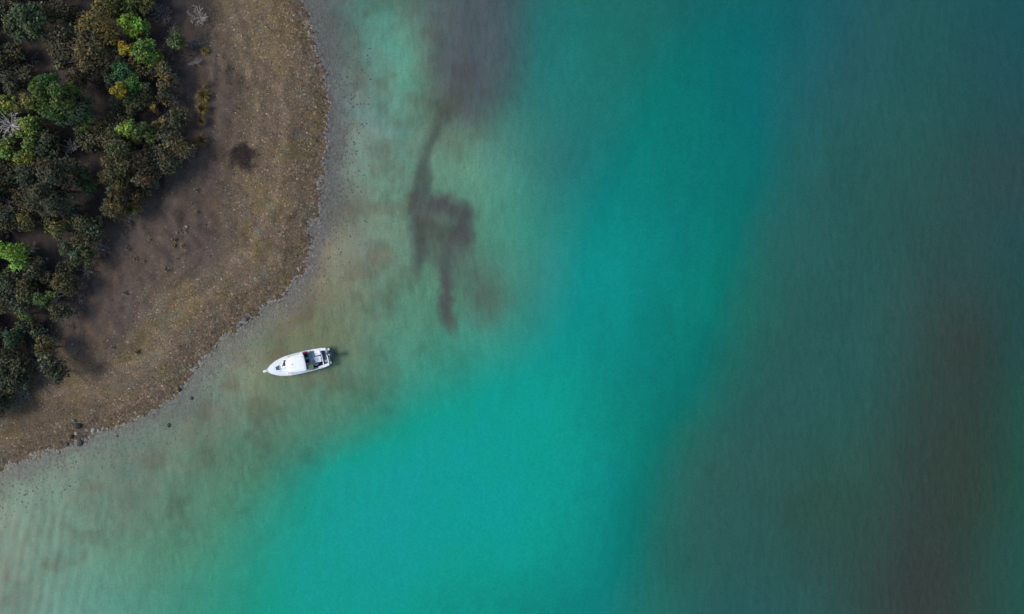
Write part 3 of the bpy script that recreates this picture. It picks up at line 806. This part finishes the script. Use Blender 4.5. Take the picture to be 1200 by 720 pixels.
# ------------------------------------------------------------------ boat (local x forward, y to port, z up, waterline z = 0)
WHITE = mat('gelcoat', (.74, .755, .77), rough=.28, spec=.5, noise=.03, nscale=2.5, coat=.3)
DECK = mat('deck_nonskid', (.64, .67, .69), rough=.7, spec=.3, noise=.06, nscale=14)
LINER = mat('cockpit_liner', (.42, .47, .50), rough=.55, spec=.3, noise=.08, nscale=5)
FLOORM = mat('cockpit_floor', (.48, .57, .62), rough=.8, spec=.2, noise=.25, nscale=4)
WELL = mat('motor_well', (.055, .075, .12), rough=.6, spec=.3, noise=.3, nscale=6)
GLASS = mat('tinted_glass', (.010, .018, .024), rough=.08, spec=.5)
PALEGL = mat('painted_reflection_glass', (.50, .57, .64), rough=.15, spec=.5)  # pale sun reflection on the port pane, put into its base colour
HATCHM = mat('hatch_glass', (.045, .085, .115), rough=.12, spec=.5)
STEEL = mat('steel', (.60, .62, .64), rough=.3, metal=.9)
NAVY = mat('motor_cowl', (.010, .017, .045), rough=.25, spec=.5, coat=.4)
BLACK = mat('black_vinyl', (.012, .013, .015), rough=.5, spec=.35)
LIME = mat('lime_plastic', (.66, .85, .16), rough=.4, spec=.4)
LIMED = mat('lime_inside', (.45, .62, .14), rough=.5, spec=.3)
RED = mat('red_cloth', (.24, .016, .045), rough=.8, spec=.2, noise=.3, nscale=12)
COOL = mat('cooler_plastic', (.76, .77, .78), rough=.45, spec=.4, noise=.04, nscale=9)
COOLD = mat('cooler_trim', (.09, .11, .13), rough=.5)

BX, BY = 349.0, 426.1
B0 = P(BX, BY, .85); B0.z = 0
BROT = R(180 + 13.2)
boat = link('motor_boat', None, loc=B0); boat.rotation_euler = (0, 0, BROT)
tag(boat, 'white cabin motor boat with outboard engine floating in the shallows', 'boat')
ST = [(3.27, .05, 1.08, .02, .78, .62), (3.12, .20, 1.07, .10, .42, .18), (2.85, .42, 1.05, .28, .30, -.06), (2.4, .68, 1.01, .50, .20, -.22), (1.8, .90, .97, .70, .13, -.30),
      (1.1, 1.03, .93, .84, .09, -.33), (.2, 1.08, .89, .90, .07, -.34), (-.8, 1.09, .86, .92, .06, -.34), (-1.8, 1.07, .84, .91, .06, -.34), (-2.6, 1.02, .82, .88, .06, -.33), (-3.15, .92, .80, .82, .07, -.32)]
def st(x, k):
    xs = [s[0] for s in ST][::-1]; return float(np.interp(x, xs, [s[k] for s in ST][::-1]))
hb = MB()
for sgn in (1,):
    rings = []
    for x, hw, zg, ch, zc, zk in ST:
        m = (hw * .55 + ch * .45 + .03, zg * .5 + zc * .5)
        rings.append([(x, -hw, zg), (x, -m[0], m[1]), (x, -ch, zc), (x, 0, zk), (x, ch, zc), (x, m[0], m[1]), (x, hw, zg)])
    hb.loft(rings, False, True)
    n_ = len(hb.v); r_ = rings[-1]; hb.add(r_, [(0, 1, 2, 3, 4, 5, 6)])
hull = hb.build('hull', WHITE, boat)
# rubbing strake, a sub-part of the hull
rb = MB()
for sgn in (-1, 1):
    rb.tube([(s[0], sgn * (s[1] + .012), s[2] - .05) for s in ST], .028, 6)
rb.build('rubbing_strake', mat('strake_rubber', (.30, .33, .36), rough=.6), hull)
# foredeck
fd = MB(); rings = []
for x in (3.26, 3.12, 2.85, 2.6, 2.3, 2.0, 1.7, 1.4, 1.1, .8):
    hw = st(x, 1) - .005; zg = st(x, 2) + .012
    rings.append([(x, hw * t, zg + .17 * min(1, hw / .7) * (1 - t * t) ** .8 + (.035 if abs(t) > .9 and abs(t) < .99 else 0)) for t in (-1, -.97, -.9, -.7, -.45, -.2, 0, .2, .45, .7, .9, .97, 1)])
fd.loft(rings, False, True)
fdo = fd.build('foredeck', DECK, boat)
hz = st(2.0, 2) + .17
hm = MB(); hm.add([(2.25, -.17, hz + .03), (2.25, .17, hz + .03), (1.84, .25, hz + .035), (1.84, -.25, hz + .035), (2.25, -.17, hz - .03), (2.25, .17, hz - .03), (1.84, .25, hz - .03), (1.84, -.25, hz - .03)],
       [(0, 3, 2, 1), (0, 1, 5, 4), (1, 2, 6, 5), (2, 3, 7, 6), (3, 0, 4, 7)])
hat = hm.build('deck_hatch', HATCHM, boat, .008)
hf = MB(); hf.tube([(2.27, -.19, hz + .03), (2.27, .19, hz + .03), (1.82, .27, hz + .03), (1.82, -.27, hz + .03), (2.27, -.19, hz + .03)], .022, 5); hf.build('hatch_frame', WHITE, hat)
# bow roller and anchor
br = MB(); br.box((3.38, 0, 1.10), (.46, .20, .07)); br.box((3.40, .10, 1.16), (.34, .018, .10)); br.box((3.40, -.10, 1.16), (.34, .018, .10))
bro = br.build('bow_roller', WHITE, boat, .01)
an = MB(); an.tube([(3.05, 0, 1.20), (3.55, 0, 1.18), (3.66, 0, 1.02)], .022, 6); an.tube([(3.60, -.13, .98), (3.66, 0, 1.02), (3.60, .13, .98)], .03, 5)
an.build('anchor', STEEL, boat)
# side decks / gunwale caps
for sgn, nm in ((-1, 's'), (1, 'p')):
    g = MB()
    xs = [.9, .4, -.1, -.6, -.98]
    g.loft([[(x, sgn * (st(x, 1) - a), st(x, 2) + z) for a, z in ((0, .0), (.0, .03), (.28, .035), (.28, -.03))] for x in xs], False, False)
    g.build('side_deck', mat('side_deck_grey', (.50, .55, .60), rough=.6, spec=.3), boat)
    g = MB(); xs = [-.985, -1.3, -1.7, -2.0]
    wd = .10 if sgn > 0 else .13
    g.loft([[(x, sgn * (st(x, 1) - a), st(x, 2) + z) for a, z in ((0, .0), (.0, .022), (wd, .022), (wd, -.05))] for x in xs], False, False)
    g.build('gunwale_cap', WHITE, boat)
    g = MB(); xs = [-2.005, -2.3, -2.6, -2.9, -3.14]
    g.loft([[(x, sgn * (st(x, 1) - a), st(x, 2) + z) for a, z in ((0, .0), (.0, .03), (.26, .03), (.26, -.10))] for x in xs], False, False)
    g.build('quarter_deck', WHITE, boat)
    g = MB(); xs = [.7, 0, -.98, -1.7, -2.56]
    g.loft([[(x, sgn * (st(x, 1) - .13), st(x, 2) - .01), (x, sgn * (st(x, 1) - .17), .27)] for x in xs], False, False)
    g.build('cockpit_side', LINER, boat)
    g = MB(); z0 = .98
    g.tube([(-1.02, sgn * (st(-1, 1) - .2), z0), (-1.5, sgn * (st(-1.5, 1) - .2), z0), (-2.02, sgn * (st(-2, 1) - .2), z0)], .017, 5)
    for x in (-1.02, -2.02): g.tube([(x, sgn * (st(x, 1) - .2), z0), (x, sgn * (st(x, 1) - .14), .80)], .015, 5)
    g.build('hand_rail', STEEL, boat)
fl = MB(); fl.loft([[(x, -(st(x, 1) - .15), .27), (x, (st(x, 1) - .15), .27)] for x in (.9, 0, -1, -2, -2.58)], False, False)
fl.build('cockpit_floor', FLOORM, boat)
# transom bulkhead, motor well, transom top, steps
tb_ = MB(); tb_.box((-2.56, 0, .50), (.09, 1.58, .50)); tb_.build('bulkhead', WHITE, boat, .015)
mw = MB(); mw.box((-2.86, 0, .47), (.50, 1.46, .06)); mw.build('motor_well', WELL, boat)
tt = MB(); tt.box((-3.13, .28, .74), (.10, .98, .12)); tt.box((-3.13, -.53, .66), (.08, .30, .10)); tt.build('transom_top', WHITE, boat, .02)
for y, x in ((-.70, -3.31), (.70, -3.20)):
    s_ = MB(); s_.box((x, y, .56), (.34, .24, .09)); s_.box((x + .12, y, .42), (.10, .18, .30)); s_.build('boarding_step', WHITE, boat, .03)
bl = MB(); bl.box((-2.88, .42, .56), (.30, .26, .13)); bl.build('battery_box', mat('blue_grey', (.20, .26, .33), rough=.5), boat, .02)
bl = MB(); bl.tube([(-2.72, -.55, .53), (-2.78, -.2, .56), (-2.95, -.05, .62), (-3.25, -.1, .80)], .03, 6); bl.build('fuel_hose', BLACK, boat)
# outboard
om = link('outboard_motor', None, None, boat, (-3.56, -.08, 0)); om.scale = (1.25, 1.35, 1.0)
cw = MB(); rings = []
for z, sx, sy in ((.62, .19, .13), (.70, .27, .19), (.95, .29, .21), (1.12, .27, .20), (1.22, .20, .15), (1.25, .10, .08)):
    rings.append([(-.06 + sx * math.copysign(abs(math.cos(q)) ** .7, math.cos(q)), sy * math.copysign(abs(math.sin(q)) ** .7, math.sin(q)), z) for q in [2 * math.pi * k / 18 for k in range(18)]])
cw.loft(rings, True, True, True); cw.build('cowling', NAVY, om)
lg = MB(); lg.box((0, 0, .22), (.20, .10, .84)); lg.box((-.03, 0, -.30), (.30, .07, .34)); lg.tube([(.12, 0, -.42), (-.22, 0, -.42)], [.03, .06], 8); lg.build('drive_leg', BLACK, om, .01)
bk = MB(); bk.box((.26, 0, .62), (.22, .24, .30)); bk.build('bracket', BLACK, om, .015)
pr = MB()
for k in range(3):
    q = 2 * math.pi * k / 3
    c_, s_ = math.cos(q), math.sin(q)
    pr.add([(-.24, .05 * c_, -.42 + .05 * s_), (-.22, .17 * c_ - .05 * s_, -.42 + .17 * s_ + .05 * c_), (-.27, .18 * c_ + .05 * s_, -.42 + .18 * s_ - .05 * c_)], [(0, 1, 2)])
pr.build('propeller', STEEL, om)
# cabin
base = [Vector(v) for v in ((-.97, -.85, .88), (1.32, -.80, .97), (1.78, 0, 1.12), (1.32, .80, .97), (-.97, .85, .88))]
topr = [Vector(v) for v in ((-.97, -.80, 1.93), (.60, -.64, 1.93), (.86, 0, 1.95), (.60, .64, 1.93), (-.97, .80, 1.93))]
cb = MB(); cb.loft([base, topr], False, False)
cab = cb.build('cabin_wall', WHITE, boat)
def pane(i, s0, s1, t0, t1, m, lab=None):
    a, b, c, d = base[i], base[i + 1], topr[i + 1], topr[i]
    f = lambda s, t: (a * (1 - s) + b * s) * (1 - t) + (d * (1 - s) + c * s) * t
    nn = (b - a).cross(d - a).normalized()
    mid = (a + b + c + d) / 4
    if nn.dot(mid - Vector((0, 0, 1.3))) < 0: nn = -nn
    q = [f(s0, t0), f(s1, t0), f(s1, t1), f(s0, t1)]
    vs = [p + nn * .012 for p in q] + [p - nn * .004 for p in q]
    g = MB(); g.add(vs, [(0, 1, 2, 3), (0, 4, 5, 1), (1, 5, 6, 2), (2, 6, 7, 3), (3, 7, 4, 0)])
    o = g.build('window_pane', m, cab)
    if lab: o['label'] = lab
pane(1, .10, .92, .22, .92, GLASS, 'dark starboard windscreen pane'); pane(2, .08, .90, .22, .92, PALEGL, 'port windscreen pane with a painted pale reflection')
pane(0, .08, .48, .38, .88, GLASS); pane(0, .54, .93, .38, .86, GLASS); pane(3, .07, .46, .38, .86, GLASS); pane(3, .52, .92, .38, .88, GLASS)
wp = MB(); wp.tube([(1.72, .06, 1.18), (1.28, .34, 1.58)], .012, 4); wp.build('wiper', BLACK, cab)
# roof
def roof_ring(k, z):
    pts = [(-1.06, -.86), (-1.10, -.70), (-1.13, 0), (-1.10, .70), (-1.06, .86), (-.92, .895), (0, .845), (.58, .75), (.74, .66), (.88, .34), (.93, 0), (.88, -.34), (.74, -.66), (.58, -.75), (0, -.845), (-.92, -.895)]
    return [(-.12 + (x + .12) * k, y * k, z) for x, y in pts]
rf = MB(); rf.loft([roof_ring(.97, 1.94), roof_ring(1.0, 1.955), roof_ring(1.0, 1.985), roof_ring(.97, 2.01), roof_ring(.80, 2.035), roof_ring(.45, 2.055), roof_ring(.10, 2.06)], True, True, True)
roof = rf.build('cabin_roof', WHITE, boat)
for sgn in (-1, 1):
    g = MB(); g.tube([(.35, sgn * .62, 2.02), (.30, sgn * .62, 2.075), (-.75, sgn * .70, 2.07), (-.80, sgn * .70, 2.01)], .014, 5); g.build('roof_rail', WHITE, roof)
g = MB(); g.lathe([(.07, 2.05), (.075, 2.10), (.05, 2.14), (.015, 2.15)], (.25, -.05, 0), 12); g.build('roof_dome', WHITE, roof)
g = MB(); g.tube([(-.9, -.55, 1.99), (-1.02, -.60, 2.6)], .012, 5); g.build('aerial', WHITE, roof)
# seats, rails in the cockpit
for y, w_ in ((-.62, .40), (-.02, .34)):
    s_ = MB(); s_.box((-1.00, y, .72), (.40, w_, .10)); s_.box((-1.17, y, .92), (.08, w_, .32)); s_.box((-1.0, y, .47), (.16, .16, .40)); s_.build('helm_seat', BLACK, boat, .03)
g = MB(); g.tube([(-1.62, .40, .28), (-1.62, .40, .80), (-1.66, .52, .90), (-1.80, .62, .93), (-2.0, .60, .92), (-2.1, .5, .88), (-2.1, .46, .28)], .022, 6); g.build('rail_hoop', STEEL, boat)
g = MB()
for sgn in (-1, 1):
    for x in (-1.45, -2.25): g.tube([(x, sgn * (st(x, 1) - .06), .78), (x - .05, sgn * (st(x, 1) - .05), 1.02)], .028, 7)
g.build('rod_holder', STEEL, boat)

g = MB(); g.box((-1.24, .68, .44), (.46, .44, .325)); g.build('added_bucket_stand', LINER, boat, .015)  # added stand that lifts the bucket out of the roof's shade
# things carried on board (each its own object)
Mb = Matrix.Translation(B0) @ Matrix.Rotation(BROT, 4, 'Z')
def aboard(name, x, y, z, rz=0):
    o = link(name, None); o.matrix_world = Mb @ Matrix.Translation((x, y, z)) @ Matrix.Rotation(rz, 4, 'Z'); return o
c1 = aboard('cooler_box', -2.25, -.66, .275, .05); tag(c1, 'white cooler box on the starboard side of the boat cockpit', 'cooler')
g = MB(); g.box((0, 0, .27), (.56, .58, .54)); g.build('body', COOL, c1, .03)
g = MB(); g.box((0, 0, .585), (.60, .62, .085)); l_ = g.build('lid', COOL, c1, .025); g = MB(); g.box((.20, .05, .632), (.10, .12, .012)); g.build('lid_label', mat('faded_pink', (.72, .52, .50), rough=.6), l_)
g = MB(); g.box((.305, 0, .50), (.02, .12, .08)); g.build('latch', COOLD, c1)
c2 = aboard('cooler_box', -2.14, .06, .275, -.06); tag(c2, 'white bin with a dark handle in the middle of the boat cockpit', 'cooler')
g = MB(); g.box((0, 0, .24), (.60, .56, .48)); g.build('body', COOL, c2, .03)
g = MB(); g.box((0, 0, .52), (.64, .60, .07)); l_ = g.build('lid', COOL, c2, .025); g = MB(); g.box((.0, .02, .565), (.05, .20, .018)); g.build('handle', COOLD, l_)
g = MB(); g.box((.38, -.12, .36), (.14, .26, .06)); g.build('side_tray', COOL, c2, .012)
bg_ = aboard('black_bag', -2.18, .55, .275, .2); tag(bg_, 'small black bag beside the white bin in the boat cockpit', 'bag')
g = MB(); g.loft([[(sx * a * math.copysign(abs(math.cos(q)) ** .6, math.cos(q)), sy * a * math.copysign(abs(math.sin(q)) ** .6, math.sin(q)), z) for q in [6.2832 * k / 14 for k in range(14)] for sx, sy in ((.24, .15),)] for a, z in ((.9, 0), (1, .12), (.95, .30), (.7, .40), (.25, .43))], True, True, True); g.build('body', BLACK, bg_)
g = MB(); g.tube([(-.12, 0, .40), (-.08, 0, .50), (.08, 0, .50), (.12, 0, .40)], .014, 5); g.build('handle', BLACK, bg_)
cr = aboard('black_crate', -1.75, .74, .275, -.03); tag(cr, 'black open crate against the port side of the boat cockpit', 'crate')
g = MB()
for dx, dy, sx, sy in ((0, .13, .50, .02), (0, -.13, .50, .02), (.24, 0, .02, .24), (-.24, 0, .02, .24)): g.box((dx, dy, .20), (sx, sy, .36))
g.build('side', BLACK, cr); g = MB(); g.box((0, 0, .02), (.46, .24, .02)); g.build('bottom', BLACK, cr)
bu = aboard('lime_bucket', -1.24, .67, .605); tag(bu, 'lime green bucket just behind the boat cabin on the port side', 'bucket')
g = MB(); g.lathe([(.17, 0), (.22, .32), (.255, .32), (.255, .35), (.215, .355)], n=20, caps=False); g.build('shell', LIME, bu)
g = MB(); g.lathe([(.214, .353), (.20, .28), (.01, .275)], n=20, caps=False); g.build('inside', LIMED, bu)
g = MB(); g.tube([(0, -.255, .33), (.12, -.21, .365), (.19, 0, .37), (.12, .21, .365), (0, .255, .33)], .010, 5); g.build('handle', STEEL, bu)
rd = aboard('red_bundle', -.98, -.92, .90, .1); tag(rd, 'red and white cloth bundle on the boat side behind the cabin', 'bundle')
rg_ = np.random.default_rng(3)
g = MB(); g.loft([[(x, (.13 * s + .02 * rg_.normal()) * math.cos(q), .09 + (.09 * s + .012 * rg_.normal()) * math.sin(q)) for q in [6.2832 * k / 10 for k in range(10)]] for x, s in ((-.26, .35), (-.2, .85), (-.08, 1.0), (.05, .9), (.16, 1.0), (.22, .5))], True, True, True); g.build('cloth', RED, rd)
g = MB(); g.loft([[(x, .11 * s * math.cos(q), .09 + .085 * s * math.sin(q)) for q in [6.2832 * k / 10 for k in range(10)]] for x, s in ((.20, .5), (.26, 1.0), (.34, .9), (.38, .4))], True, True, True); g.build('white_end', COOL, rd)
